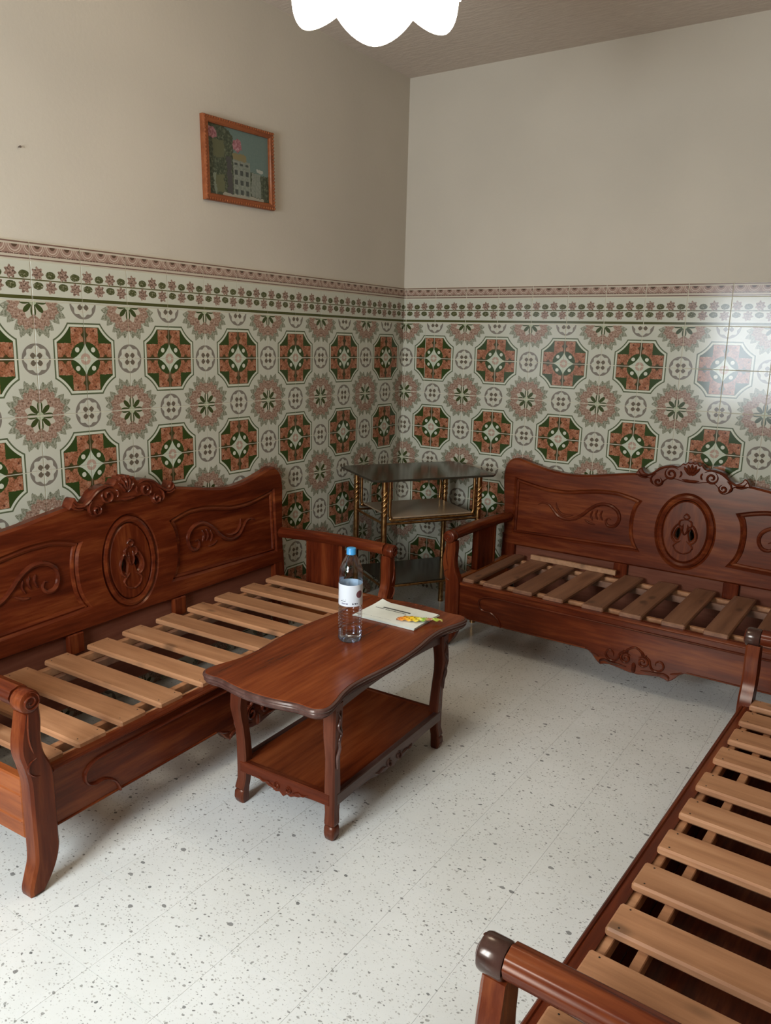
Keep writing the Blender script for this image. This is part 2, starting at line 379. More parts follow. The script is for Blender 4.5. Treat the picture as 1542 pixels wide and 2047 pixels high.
# ------------------------------------------------------------------ mesh helpers
class MB:
    def __init__(s): s.v = []; s.f = []; s.mi = []; s.uv = None
    def add(s, vs, fs, mi=0):
        o = len(s.v); s.v += [tuple(q) for q in vs]
        s.f += [tuple(i+o for i in f) for f in fs]; s.mi += [mi]*len(fs)
        return s
    def box(s, x0, x1, y0, y1, z0, z1, b=0.003, mi=0):
        """box with chamfered edges"""
        xs, ys, zs = (x0, x1), (y0, y1), (z0, z1)
        b = min(b, (x1-x0)*0.45, (y1-y0)*0.45, (z1-z0)*0.45)
        V = []; idx = {}
        for i in (0, 1):
            for j in (0, 1):
                for k in (0, 1):
                    sx, sy, sz = 1-2*i, 1-2*j, 1-2*k
                    for a in range(3):
                        p = [xs[i]+sx*b, ys[j]+sy*b, zs[k]+sz*b]
                        p[a] = (xs[i], ys[j], zs[k])[a]
                        idx[(i, j, k, a)] = len(V); V.append(p)
        F = []
        for i in (0, 1): F.append([idx[(i, j, k, 0)] for j, k in ((0, 0), (1, 0), (1, 1), (0, 1))])
        for j in (0, 1): F.append([idx[(i, j, k, 1)] for i, k in ((0, 0), (1, 0), (1, 1), (0, 1))])
        for k in (0, 1): F.append([idx[(i, j, k, 2)] for i, j in ((0, 0), (1, 0), (1, 1), (0, 1))])
        for i in (0, 1):
            for j in (0, 1): F.append([idx[(i, j, 0, 0)], idx[(i, j, 1, 0)], idx[(i, j, 1, 1)], idx[(i, j, 0, 1)]])
            for k in (0, 1): F.append([idx[(i, 0, k, 0)], idx[(i, 1, k, 0)], idx[(i, 1, k, 2)], idx[(i, 0, k, 2)]])
        for j in (0, 1):
            for k in (0, 1): F.append([idx[(0, j, k, 1)], idx[(1, j, k, 1)], idx[(1, j, k, 2)], idx[(0, j, k, 2)]])
        for i in (0, 1):
            for j in (0, 1):
                for k in (0, 1): F.append([idx[(i, j, k, a)] for a in range(3)])
        return s.add(V, F, mi)
    def slab(s, outer, holes=(), d0=0.0, d1=0.03, bev=0.004):
        """outline in (x,z), front face at depth y=d0, back at y=d1"""
        outer = ccw(outer); holes = [ccw(h) for h in holes]
        loops = [(outer, -1)] + [(h, 1) for h in holes]
        front = [offset(l, sg*bev) for l, sg in loops]
        V, F = [], []
        polys = [[Vector((a, b, 0)) for a, b in l] for l in front]
        tris = tessellate_polygon(polys)
        flat = [q for l in front for q in l]
        fl_full = [q for l, _ in loops for q in l]
        n = len(flat)
        V += [(a, d0, b) for a, b in flat]
        V += [(a, d0+bev, b) for a, b in fl_full]
        V += [(a, d1, b) for a, b in fl_full]
        F += [t for t in tris]
        F += [(t[0]+2*n, t[2]+2*n, t[1]+2*n) for t in tris]
        o = 0
        for l, _ in loops:
            k = len(l)
            for i in range(k):
                j = (i+1) % k
                F.append((o+i, o+j, n+o+j, n+o+i)); F.append((n+o+i, n+o+j, 2*n+o+j, 2*n+o+i))
            o += k
        return s.add(V, F)
    def ridge(s, pts, w=0.01, h=0.006, y=0.0, taper=True, sides=5, closed=False):
        """half-round raised strip along (x,z) points on the plane y, rising towards -y"""
        n = len(pts); V, F = [], []
        for i, (a, b) in enumerate(pts):
            p0 = pts[(i-1) % n] if (closed or i > 0) else pts[i]
            p1 = pts[(i+1) % n] if (closed or i < n-1) else pts[i]
            tx, tz = p1[0]-p0[0], p1[1]-p0[1]; L = math.hypot(tx, tz) or 1
            nx, nz = -tz/L, tx/L
            t = i/(n-1); k = 1.0
            if taper and not closed: k = 0.25 + 0.75*min(1.0, 4.5*min(t, 1-t))
            for q in range(sides):
                an = PI*q/(sides-1)
                V.append((a+nx*w/2*k*math.cos(an), y+0.002-(h*k+0.002)*math.sin(an), b+nz*w/2*k*math.cos(an)))
        m = n if closed else n-1
        for i in range(m):
            j = (i+1) % n
            for q in range(sides-1):
                F.append((i*sides+q, j*sides+q, j*sides+q+1, i*sides+q+1))
        if not closed:
            F.append(tuple(range(sides))); F.append(tuple((n-1)*sides+q for q in reversed(range(sides))))
        return s.add(V, F)
    def tube(s, pts, r=0.01, sides=10, cap=True, rf=None):
        P = [Vector(p) for p in pts]; n = len(P); V, F = [], []
        up = Vector((0.13, 0.31, 0.94)).normalized(); prev = None
        for i in range(n):
            t = (P[min(i+1, n-1)]-P[max(i-1, 0)]).normalized()
            if prev is None:
                a = t.cross(up)
                if a.length < 0.1: a = t.cross(Vector((1, 0, 0)))
                a.normalize()
            else:
                a = (prev - t*prev.dot(t)).normalized()
            prev = a; bb = t.cross(a)
            rr = rf(i/(n-1)) if rf else r
            for k in range(sides):
                an = 2*PI*k/sides
                V.append(tuple(P[i]+(a*math.cos(an)+bb*math.sin(an))*rr))
        for i in range(n-1):
            for k in range(sides):
                k2 = (k+1) % sides
                F.append((i*sides+k, i*sides+k2, (i+1)*sides+k2, (i+1)*sides+k))
        if cap:
            F.append(tuple(reversed(range(sides)))); F.append(tuple((n-1)*sides+k for k in range(sides)))
        return s.add(V, F)
    def lathe(s, prof, c=(0, 0, 0), seg=24, axis='z', cap=True, mi=0):
        V, F = [], []; n = len(prof)
        for (r, h) in prof:
            for k in range(seg):
                an = 2*PI*k/seg; a, b = r*math.cos(an), r*math.sin(an)
                V.append((c[0]+a, c[1]+b, c[2]+h) if axis == 'z' else (c[0]+a, c[1]+h, c[2]+b))
        for i in range(n-1):
            for k in range(seg):
                k2 = (k+1) % seg
                F.append((i*seg+k, i*seg+k2, (i+1)*seg+k2, (i+1)*seg+k))
        if cap:
            F.append(tuple(reversed(range(seg)))); F.append(tuple((n-1)*seg+k for k in range(seg)))
        return s.add(V, F, mi)
    def map(s, fn): s.v = [tuple(fn(*q)) for q in s.v]; return s
    def mesh(s, name, mats, smooth=35):
        me = bpy.data.meshes.new(name); me.from_pydata(s.v, [], s.f)
        for q in (mats if isinstance(mats, (list, tuple)) else [mats]):
            me.materials.append(M[q] if isinstance(q, str) else q)
        for p_, k in zip(me.polygons, s.mi): p_.material_index = k
        bm = bmesh.new(); bm.from_mesh(me)
        bmesh.ops.recalc_face_normals(bm, faces=bm.faces[:]); bm.to_mesh(me); bm.free()
        if smooth:
            me.shade_smooth(); me.set_sharp_from_angle(angle=math.radians(smooth))
        me.update()
        return me
    def build(s, name, mats, parent=None, smooth=35):
        return link(name, s.mesh(name, mats, smooth), parent)
STUFF = ('carved_line', 'apron_carving', 'carved_stem', 'medallion_carving', 'crest_scrolls', 'nail_heads', 'beading', 'leg_carving', 'skirt_carving', 'twist')
def link(name, data, parent=None):
    o = bpy.data.objects.new(name, data); COL.objects.link(o)
    if name in STUFF: o['kind'] = 'stuff'      # fine relief, too small to pick apart
    if parent: o.parent = parent
    return o
def tag(o, label=None, cat=None, group=None, kind=None):
    if label: o['label'] = label
    if cat: o['category'] = cat
    if group: o['group'] = group
    if kind: o['kind'] = kind
    return o
def empty(name, loc=(0, 0, 0), rz=0.0):
    o = bpy.data.objects.new(name, None); COL.objects.link(o)
    o.empty_display_size = 0.1; o.location = loc; o.rotation_euler = (0, 0, rz)
    return o
def area2(l): return sum(l[i][0]*l[(i+1) % len(l)][1]-l[(i+1) % len(l)][0]*l[i][1] for i in range(len(l)))
def ccw(l):
    l = [tuple(q) for q in l]
    return l if area2(l) > 0 else l[::-1]
def offset(l, d):
    """move a counter-clockwise loop outwards by d"""
    n = len(l); out = []
    for i in range(n):
        a, b, c_ = l[i-1], l[i], l[(i+1) % n]
        e1 = Vector((b[0]-a[0], b[1]-a[1])); e2 = Vector((c_[0]-b[0], c_[1]-b[1]))
        if e1.length < 1e-9 or e2.length < 1e-9: out.append(b); continue
        e1.normalize(); e2.normalize()
        n1 = Vector((e1.y, -e1.x)); n2 = Vector((e2.y, -e2.x)); nn_ = n1+n2
        if nn_.length < 1e-6: nn_ = n1
        nn_.normalize(); k = 1.0/max(0.5, nn_.dot(n1))
        out.append((b[0]+nn_.x*d*k, b[1]+nn_.y*d*k))
    return out
def cr(pts, n=6, closed=False):
    """Catmull-Rom through 2D points"""
    out = []; m = len(pts)
    rng = range(m) if closed else range(m-1)
    for i in rng:
        g = (lambda k: pts[k % m]) if closed else (lambda k: pts[max(0, min(m-1, k))])
        p0, p1, p2, p3 = g(i-1), g(i), g(i+1), g(i+2)
        for k in range(n):
            t = k/n
            out.append(tuple(0.5*((2*p1[q])+(-p0[q]+p2[q])*t+(2*p0[q]-5*p1[q]+4*p2[q]-p3[q])*t*t+(-p0[q]+3*p1[q]-3*p2[q]+p3[q])*t**3) for q in range(len(p1))))
    if not closed: out.append(tuple(pts[-1]))
    return out
def spiral(cx, cz, r0, r1, a0, turns, n=26):
    return [(cx+(r0+(r1-r0)*i/n)*math.cos(a0+2*PI*turns*i/n), cz+(r0+(r1-r0)*i/n)*math.sin(a0+2*PI*turns*i/n)) for i in range(n+1)]
def mir(pts): return [(-a, b) for a, b in pts]
def ell(cx, cz, rx, rz, n=40): return [(cx+rx*math.cos(2*PI*i/n), cz+rz*math.sin(2*PI*i/n)) for i in range(n)]
def copy_tree(o, parent=None):
    c_ = o.copy(); COL.objects.link(c_); c_.parent = parent
    for ch in list(o.children): copy_tree(ch, c_)
    return c_

# ------------------------------------------------------------------ room shell
T = 0.2                                   # wall tile pitch
TOP = 8*T                                 # top of the plain tiles
DADO = TOP + 0.2                          # top of the trim
W = 0.12
def struct(name, mb, mat, smooth=0):
    o = mb.build(name, mat, None, smooth); o['kind'] = 'structure'; return o
FL = struct('floor', MB().box(-W, ROOM_X+W, ROOM_Y-W, W, -0.12, -0.003, 0.0), 'floor_grout')
struct('ceiling', MB().box(-W, ROOM_X+W, ROOM_Y-W, W, ROOM_Z, ROOM_Z+0.12, 0.0), 'ceiling')
WL = struct('wall_left', MB().box(-W, -0.0, ROOM_Y-W, W, -0.003, ROOM_Z, 0.0), 'wall')
WB = struct('wall_back', MB().box(0.0, ROOM_X+W, 0.0, W, -0.003, ROOM_Z, 0.0), 'wall')
WR = struct('wall_right', MB().box(ROOM_X, ROOM_X+W, ROOM_Y-W, 0.0, -0.003, ROOM_Z, 0.0), 'wall')
wf = MB()
wf.box(0, WIN[0], ROOM_Y-W, ROOM_Y, -0.003, ROOM_Z, 0); wf.box(WIN[1], ROOM_X, ROOM_Y-W, ROOM_Y, -0.003, ROOM_Z, 0)
wf.box(WIN[0], WIN[1], ROOM_Y-W, ROOM_Y, -0.003, WIN[2], 0); wf.box(WIN[0], WIN[1], ROOM_Y-W, ROOM_Y, WIN[3], ROOM_Z, 0)
WF = struct('wall_front', wf, 'wall')
# window in the near wall
wn = MB(); fwid = 0.05
x0, x1, z0, z1 = WIN
for a, b_ in ((x0, x0+fwid), (x1-fwid, x1), ((x0+x1)/2-0.03, (x0+x1)/2+0.03)): wn.box(a, b_, ROOM_Y-0.09, ROOM_Y-0.04, z0, z1)
for a, b_ in ((z0, z0+fwid), (z1-fwid, z1)): wn.box(x0, x1, ROOM_Y-0.088, ROOM_Y-0.042, a, b_)
wnd = struct('window_1', wn, 'white_metal')

# floor tiles
FP = 0.24
def tile_mesh(name, w, h, t, bev, mat, uvs=None):
    """tile in the (a,b) plane, top face at c = t; a in 0..w, b in 0..h"""
    me = bpy.data.meshes.new(name)
    V = [(0, 0, 0), (w, 0, 0), (w, h, 0), (0, h, 0), (0, 0, t-bev), (w, 0, t-bev), (w, h, t-bev), (0, h, t-bev),
         (bev, bev, t), (w-bev, bev, t), (w-bev, h-bev, t), (bev, h-bev, t)]
    F = [(8, 9, 10, 11), (4, 5, 9, 8), (5, 6, 10, 9), (6, 7, 11, 10), (7, 4, 8, 11),
         (0, 1, 5, 4), (1, 2, 6, 5), (2, 3, 7, 6), (3, 0, 4, 7)]
    me.from_pydata(V, [], F); me.materials.append(M[mat])
    ul = me.uv_layers.new(name='UVMap')
    for p_ in me.polygons:
        for li in p_.loop_indices:
            q = V[me.loops[li].vertex_index]; u, v_ = q[0]/w, q[1]/h
            ul.data[li].uv = uvs(u, v_) if uvs else (u, v_)
    me.update(); return me
fm = {}
nx0 = -8
for i in range(-8, 6):
    for j in range(-14, 6):
        xa, xb = 1.873+i*FP, 1.873+(i+1)*FP; ya, yb = -1.401+j*FP, -1.401+(j+1)*FP
        xa, xb = max(xa, 0.0), min(xb, ROOM_X); ya, yb = max(ya, ROOM_Y), min(yb, 0.0)
        if xb-xa < 0.02 or yb-ya < 0.02: continue
        key = (round(xb-xa, 4), round(yb-ya, 4))
        if key not in fm: fm[key] = tile_mesh('floor_tile', key[0]-0.0006, key[1]-0.0006, 0.0030, 0.0001, 'terrazzo')
        o = link('floor_tile', fm[key], FL); o.location = (xa+0.0003, ya+0.0003, -0.0030-0.00015*random.random())

# wall tiles
GAP = 0.0034; TH = 0.007
tm = {}
def wall_tile(parent, side, a0, a1, z_lo, z_hi, kind, ua=0.0, ub=1.0, flipu=False, flipv=False):
    """a tile covering a0..a1 along the wall (distance from the corner) and z_lo..z_hi"""
    key = (side, round(a1-a0, 4), round(z_hi-z_lo, 4), kind, round(ua, 3), round(ub, 3), flipu, flipv)
    if key not in tm:
        def uvf(u, v_):
            u = ua+(ub-ua)*u
            if flipu: u = 1-u
            if flipv: v_ = 1-v_
            return (u, v_)
        if side == 'left':   # seen from +x: a grows to the viewer's left, so mirror u for the mesh built left to right
            f2 = lambda u, v_: uvf(1-u, v_)
        else:
            f2 = uvf
        tm[key] = tile_mesh({'tile': 'wall_tile', 'border': 'border_tile', 'trim': 'trim_tile'}[kind], a1-a0-GAP, z_hi-z_lo-GAP, TH, 0.0004, kind, f2)
    o = link({'tile': 'wall_tile', 'border': 'border_tile', 'trim': 'trim_tile'}[kind], tm[key], parent)
    if side == 'left':       # mesh x -> +y, mesh y -> z, mesh z -> +x
        o.matrix_world = Matrix(((0, 0, 1, 0.0015), (1, 0, 0, -a1+GAP/2), (0, 1, 0, z_lo+GAP/2), (0, 0, 0, 1)))
    else:                    # mesh x -> +x, mesh y -> z, mesh z -> -y
        o.matrix_world = Matrix(((1, 0, 0, a0+GAP/2), (0, 0, -1, -0.0015), (0, 1, 0, z_lo+GAP/2), (0, 0, 0, 1)))
    tw = 0.0012
    o.location += Vector((random.uniform(0, 0.0004), 0, 0)) if side == 'left' else Vector((0, -random.uniform(0, 0.0004), 0))
    return o
# grout bed behind the tiles
tag(MB().box(0.0, 0.0062, ROOM_Y, 0.0, 0, DADO, 0).build('grout_bed', 'grout', WL, 0))
tag(MB().box(0.0062, ROOM_X, -0.0062, 0.0, 0, DADO, 0).build('grout_bed', 'grout', WB, 0))
def tile_wall(parent, side, off, length, ncol, splits=()):
    for i in range(-1, ncol):
        a0, a1 = (i+off)*T, (i+1+off)*T
        lo = 0.009 if side == 'back' else 0.0
        c0, c1 = max(a0, lo), min(a1, length)
        if c1-c0 < 0.012: continue
        ua, ub = (c0-a0)/T, (c1-a0)/T
        for rrow in range(8):
            zh = TOP-rrow*T; zl = zh-T
            # octagon corner sits at odd column / odd row
            fu = (i % 2 == 0)              # odd column is the far edge -> octagon at u=1 -> flip
            fv = ((rrow+1) % 2 == 1)       # bottom edge row number rrow+1 odd -> octagon at the bottom (v=0)
            flv = not fv
            if (i, rrow) in splits:
                s_ = splits[(i, rrow)]
                wall_tile(parent, side, c0, a0+s_*T, zl, zh, 'tile', ua, s_, fu, flv)
                wall_tile(parent, side, a0+s_*T, c1, zl, zh, 'tile', s_, ub, fu, flv)
            else:
                wall_tile(parent, side, c0, c1, zl, zh, 'tile', ua, ub, fu, flv)
        wall_tile(parent, side, c0, c1, TOP, TOP+0.135, 'border', ua, ub, side == 'left', False)
        wall_tile(parent, side, c0, c1, TOP+0.135, DADO, 'trim', ua, ub, side == 'left', False)
tile_wall(WL, 'left', -0.0706, -ROOM_Y, 25)
tile_wall(WB, 'back', 0.1271, ROOM_X, 16, {(0, 0): 0.70, (0, 1): 0.70})
# the two walls out of view carry the same dado as one printed field each
def field(name, parent, fn, length, skip=None):
    mb = MB(); uvs = []
    n = int(length/T)+1
    for i in range(n):
        a0, a1 = i*T, min((i+1)*T, length)
        if a1-a0 < 0.001: continue
        k = (a1-a0)/T
        for rw in range(8):
            z0_, z1_ = TOP-(rw+1)*T, TOP-rw*T
            if skip and skip((a0+a1)/2, (z0_+z1_)/2): continue
            o_ = len(mb.v)
            mb.v += [fn(a0, z0_), fn(a1, z0_), fn(a1, z1_), fn(a0, z1_)]
            mb.f.append((o_, o_+1, o_+2, o_+3)); mb.mi.append(0)
            fu = i % 2 == 0; fv = (rw+1) % 2 == 0
            for (u, v_) in ((0, 0), (k, 0), (k, 1), (0, 1)):
                uvs.append((1-u if fu else u, 1-v_ if fv else v_))
    me = bpy.data.meshes.new(name); me.from_pydata(mb.v, [], mb.f); me.materials.append(M['tile'])
    ul = me.uv_layers.new(name='UVMap')
    for k, q in enumerate(uvs): ul.data[k].uv = q
    me.update(); o = link(name, me, parent); o['kind'] = 'stuff'; return o
field('tile_field', WR, lambda a, z_: (ROOM_X-0.004, -a, z_), -ROOM_Y)
field('tile_field', WF, lambda a, z_: (a, ROOM_Y+0.004, z_), ROOM_X, lambda a, z_: WIN[0]-0.1 < a < WIN[1]+0.1 and z_ > WIN[2]-0.1)

# ------------------------------------------------------------------ carved sofas
D, HR, LEAN = 0.622, 0.338, 0.075
def lean(mb): return mb.map(lambda x, y, z: (x, D + LEAN*(z-HR) + y, z))
POST_OUT = cr([(-.947, 0), (-.949, .022), (-.938, .06), (-.927, .10), (-.926, .17), (-.927, .27), (-.928, .33), (-.936, .375), (-.947, .42), (-.946, .46), (-.938, .50), (-.932, .535)], 4)
POST_IN = cr([(-.884, .545), (-.881, .50), (-.884, .45), (-.879, .405), (-.862, .365), (-.855, .33), (-.853, .25), (-.853, .15), (-.852, .115), (-.861, .075), (-.880, .036), (-.908, 0)], 4)
def rail_outline():
    half = [(.857, .340), (.857, .155), (.60, .156), (.235, .157), (.205, .154), (.185, .140), (.172, .124), (.160, .112), (.145, .101), (.128, .108), (.105, .112), (.075, .108), (.05, .104), (.02, .098)]
    return half + mir(half)[::-1]
def make_sofa():
    root = empty('carved_sofa')
    # front posts, with the arm roundel on top
    for sg in (-1, 1):
        out = [(q[0]*-sg, q[1]) for q in POST_OUT+POST_IN]
        po = MB().slab(out, (), -0.022, 0.022, 0.007).build('front_post', 'mahogany_z', root)
        cx = sg*0.914
        mb = MB()
        ln = [(cx+sg*q, z_) for q, z_ in ((.006, .36), (-.012, .375), (-.028, .40), (-.030, .43), (-.022, .44))]
        mb.ridge(cr([(cx-sg*.008, .40), (cx+sg*.012, .392), (cx+sg*.016, .37), (cx+sg*.002, .352), (cx-sg*.016, .345)], 5), .006, .004, -.022)
        mb.ridge(cr([(cx+sg*.006, .53), (cx+sg*.010, .49), (cx+sg*.008, .45), (cx-sg*.002, .415)], 5), .006, .004, -.022)
        mb.build('carved_line', 'carving', po)
        ro = MB().lathe([(.0, -.029), (.024, -.029), (.0295, -.026), (.0315, -.020), (.0315, .013), (.029, .017), (.0, .017)], (cx, 0, .564), 28, 'y', cap=False).build('roundel', 'mahogany_z', root)
        MB().ridge(spiral(cx, .564, .026, .004, PI/2, sg*1.9, 40), .006, .004, -.029).build('roundel_scroll', 'carving', ro)
        # reeded arm rest
        prof = []
        for k in range(25):
            an = PI*k/24; rr_ = 1+0.045*math.cos(an*8)
            prof.append((cx+.030*math.cos(an)*rr_, .572+.024*math.sin(an)*rr_))
        prof += [(cx-.026, .556), (cx-.020, .548), (cx+.020, .548), (cx+.026, .556)]
        V, F = [], []; ny = 10
        for i in range(ny+1):
            t = i/ny; yy = .020+t*(D+.0-.020)
            dz = -.012*t + .008*math.sin(PI*t)
            V += [(a, yy, b_+dz) for a, b_ in prof]
        n = len(prof)
        for i in range(ny):
            for k in range(n): F.append((i*n+k, i*n+(k+1) % n, (i+1)*n+(k+1) % n, (i+1)*n+k))
        F += [tuple(range(n)), tuple(ny*n+k for k in range(n))]
        MB().add(V, F).build('arm_rest', 'mahogany_y', root, 50)
        # splat under the arm
        sp = MB().box(cx-.013, cx+.013, .255, .455, .33, .553, .003).build('arm_splat', 'mahogany_z', root)
        for y_ in (.250, .438): MB().box(cx-.0165, cx+.0165, y_, y_+.022, .335, .548, .004).build('splat_edge', 'mahogany_z', sp)
        # side rail with two moulded lines
        sr = MB().box(cx-.014, cx+.014, .022, D+.01, .155, .335, .004).build('side_rail', 'side_wood', root)
        for zz_ in (.205, .283): MB().box(cx+sg*.011-.006, cx+sg*.011+.006, .026, D, zz_-.005, zz_+.005, .004).build('bead', 'side_wood', sr)
        # back post down to the floor
        bo = [(sg*.958, .0), (sg*.950, .10), (sg*.945, .25), (sg*.943, .34), (sg*.945, .46), (sg*.87, .46), (sg*.868, .34), (sg*.872, .12), (sg*.885, 0)]
        lean(MB().slab(bo, (), .002, .042, .004)).build('back_post', 'mahogany_z', root)
    # front rail
    fr_ = MB().slab(rail_outline(), (), 0.0, 0.028, .004).build('front_rail', 'mahogany_x', root)
    MB().box(-.853, .853, -.011, .002, .3265, .339, .004).build('bead', 'mahogany_x', fr_)
    mb = MB()
    path = [(0, .298), (.60, .298), (.68, .297), (.722, .290), (.744, .272), (.747, .250), (.736, .231), (.714, .222), (.690, .222), (.668, .214), (.645, .196), (.632, .172), (.628, .158)]
    pp = [path[0], (.3, .298)] + cr(path[1:], 6)
    mb.ridge(mir(pp)[::-1]+pp[1:], .010, .0095, 0.0, taper=False)
    mb.build('scroll_line', 'carving', fr_)
    for sg in (-1, 1): MB().ridge([(sg*a, .1615) for a in (.215, .4, .63, .85)], .008, .005, 0.0, taper=False).build('bead', 'mahogany_x', fr_)
    mb = MB()   # carved centre of the apron
    for sg in (-1, 1):
        mb.ridge([(sg*a, b_) for a, b_ in spiral(.036, .160, .026, .004, PI*0.75, -1.5, 34)], .011, .010, 0)
        mb.ridge([(sg*a, b_) for a, b_ in cr([(.018, .168), (.040, .190), (.062, .178), (.068, .155), (.080, .138), (.105, .138), (.122, .155), (.118, .176), (.102, .182), (.090, .172), (.090, .158)], 5)], .010, .009, 0)
        mb.ridge([(sg*a, b_) for a, b_ in cr([(.030, .122), (.065, .124), (.10, .124), (.125, .130), (.145, .122), (.146, .106)], 5)], .011, .008, 0)
        mb.ridge([(sg*a, b_) for a, b_ in cr([(.150, .138), (.168, .143), (.186, .150), (.200, .158)], 5)], .009, .007, 0)
        mb.ridge([(sg*a, b_) for a, b_ in cr([(.012, .212), (.030, .206), (.040, .192), (.052, .196)], 5)], .009, .008, 0)
    mb.ridge(cr([(-.030, .186), (-.026, .206), (0, .220), (.026, .206), (.030, .186)], 6), .010, .009, 0)
    mb.ridge(cr([(0, .10), (0, .125), (0, .15)], 4), .020, .010, 0)
    mb.build('apron_carving', 'carving', fr_)
    # back board
    top = [(.935, .415), (.943, .47), (.948, .56), (.955, .64), (.962, .70), (.968, .76), (.967, .81), (.955, .845), (.930, .872), (.895, .882), (.850, .873), (.787, .856), (.720, .841), (.668, .833), (.610, .829), (.556, .830), (.50, .836), (.45, .843), (.40, .852), (.354, .860), (.30, .869), (.262, .874), (.20, .880), (.14, .885), (.07, .888)]
    tc = cr(top, 3)
    outline = [(.93, .400)] + tc + [(0, .888)] + mir(tc)[::-1] + [(-.93, .400), (-.3, .402), (0, .404), (.3, .402)]
    pt = cr([(-.892, .768), (-.845, .757), (-.733, .737), (-.611, .734), (-.52, .748), (-.438, .760), (-.36, .763), (-.325, .760), (-.270, .748), (-.226, .735)], 5)
    pr_ = cr([(-.226, .735), (-.244, .70), (-.254, .64), (-.250, .57), (-.236, .525), (-.214, .488)], 5)
    panel = pt + pr_[1:] + [(-.30, .484), (-.45, .480), (-.70, .474), (-.884, .470)]
    bf = lean(MB().slab(outline, (panel, mir(panel), ell(0, .617, .132, .182, 56)), 0, .040, .009)).build('back_board', 'mahogany_x', root)
    for sg in (-1, 1):
        pl = panel if sg < 0 else mir(panel)
        pl = ccw(pl)
        pb = lean(MB().slab(offset(pl, .006), (), .016, .030, .002)).build('back_panel', 'mahogany_x', root)
        fld = offset(pl, -.020)
        lean(MB().ridge(offset(pl, -.007), .020, .010, .016, closed=True)).build('panel_moulding', 'mahogany_x', pb)
        mb = MB()
        st = [(-.76, .642), (-.735, .655), (-.699, .650), (-.668, .620), (-.640, .596), (-.595, .585), (-.548, .597), (-.510, .625), (-.475, .660), (-.425, .690), (-.372, .690), (-.332, .664), (-.322, .625), (-.340, .590), (-.372, .585), (-.388, .605), (-.378, .624), (-.362, .618)]
        mb.ridge([(a*-sg, b_) for a, b_ in cr(st, 5)], .020, .011, .016)
        mb.ridge([(a*-sg, b_) for a, b_ in cr([(-.660, .668), (-.650, .635), (-.625, .612), (-.590, .606), (-.560, .614)], 5)], .013, .009, .016)
        for k_, (ax_, az_) in enumerate(((-.46, .652), (-.435, .66), (-.410, .66))):
            mb.ridge([(a*-sg, b_) for a, b_ in cr([(ax_, az_), (ax_-.008, az_-.025), (ax_+.004, az_-.052)], 5)], .012, .007, .016)
        mb.ridge([(a*-sg, b_) for a, b_ in cr([(-.50, .600), (-.47, .585), (-.44, .582)], 5)], .012, .007, .016)
        lean(mb).build('carved_stem', 'carving', pb)
    # oval medallion, pierced
    holes = [cr([(sg*.030, .575), (sg*.044, .592), (sg*.040, .615), (sg*.028, .632), (sg*.020, .612), (sg*.024, .59)], 4, True) for sg in (-1, 1)]
    md = lean(MB().slab(ell(0, .617, .104, .152, 52), holes, .002, .026, .006)).build('oval_medallion', 'mahogany_z', root)
    ring = lean(MB().ridge(ell(0, .617, .118, .168, 60), .030, .013, .010, closed=True)).build('oval_moulding', 'mahogany_x', root)
    mb = MB()
    for sg in (-1, 1):
        mb.ridge([(sg*a, b_) for a, b_ in cr([(.006, .676), (.026, .668), (.028, .648), (.014, .640), (.010, .655)], 5)], .010, .008, .002)
        mb.ridge([(sg*a, b_) for a, b_ in cr([(.012, .572), (.034, .562), (.054, .580), (.056, .612), (.040, .645), (.022, .658)], 5)], .011, .009, .002)
        mb.ridge([(sg*a, b_) for a, b_ in cr([(.0, .600), (.012, .622), (.010, .645)], 5)], .011, .008, .002)
        mb.ridge([(sg*a, b_) for a, b_ in cr([(.044, .545), (.034, .522), (.012, .510), (0, .508)], 5)], .008, .006, .002)
        mb.ridge([(sg*a, b_) for a, b_ in cr([(.012, .572), (.038, .552), (.046, .535)], 5)], .009, .007, .002)
    mb.ridge(cr([(-.014, .690), (0, .704), (.014, .690), (0, .678), (-.014, .690)], 5), .010, .009, .002)
    lean(mb).build('medallion_carving', 'carving', md)
    # crest
    ch = [(.262, .868), (.256, .884), (.244, .902), (.232, .906), (.226, .895), (.216, .884), (.200, .880), (.186, .884), (.170, .899), (.155, .915), (.137, .925), (.112, .932), (.088, .935), (.066, .931), (.054, .938), (.044, .950), (.032, .947), (.022, .958), (.010, .954), (0, .960)]
    cs = cr(ch, 3)
    lowc = cr([(.262, .868), (.22, .866), (.185, .855), (.172, .832), (.150, .822), (.130, .832), (.122, .852), (.10, .868), (.07, .868), (.03, .860), (0, .858)], 4)
    co = cs + mir(cs)[::-1][1:] + mir(lowc)[1:] + lowc[::-1][1:-1]
    cst = lean(MB().slab(co, (), -.011, .036, .005)).build('crest', 'carving', root)
    mb = MB()
    for sg in (-1, 1):
        R_ = lambda pts, w_=.011, h_=.010: mb.ridge([(sg*a, b_) for a, b_ in pts], w_, h_, -.011)
        R_(spiral(.092, .893, .030, .005, PI*0.35, -1.5, 34), .012, .011)
        R_(cr([(.060, .918), (.090, .928), (.130, .920), (.158, .902), (.178, .885), (.205, .872), (.232, .874), (.246, .892)], 5), .012, .010)
        R_(spiral(.148, .848, .021, .004, PI*0.6, 1.35, 30), .011, .011)
        R_(cr([(.160, .888), (.178, .872), (.182, .850), (.170, .832)], 5), .010, .009)
        R_(cr([(.250, .872), (.225, .862), (.200, .862)], 5), .010, .008)
        R_(cr([(.052, .880), (.044, .896), (.050, .912)], 5), .010, .009)
    for k_ in range(5):
        an = PI/2 + (k_-2)*0.36
        mb.ridge([(math.cos(an)*q*.9, .888+math.sin(an)*q) for q in (.008, .022, .036, .050, .062)], .015, .012, -.011)
    mb.ridge([(-.040, .872), (-.02, .869), (0, .868), (.02, .869), (.040, .872)], .014, .012, -.011)
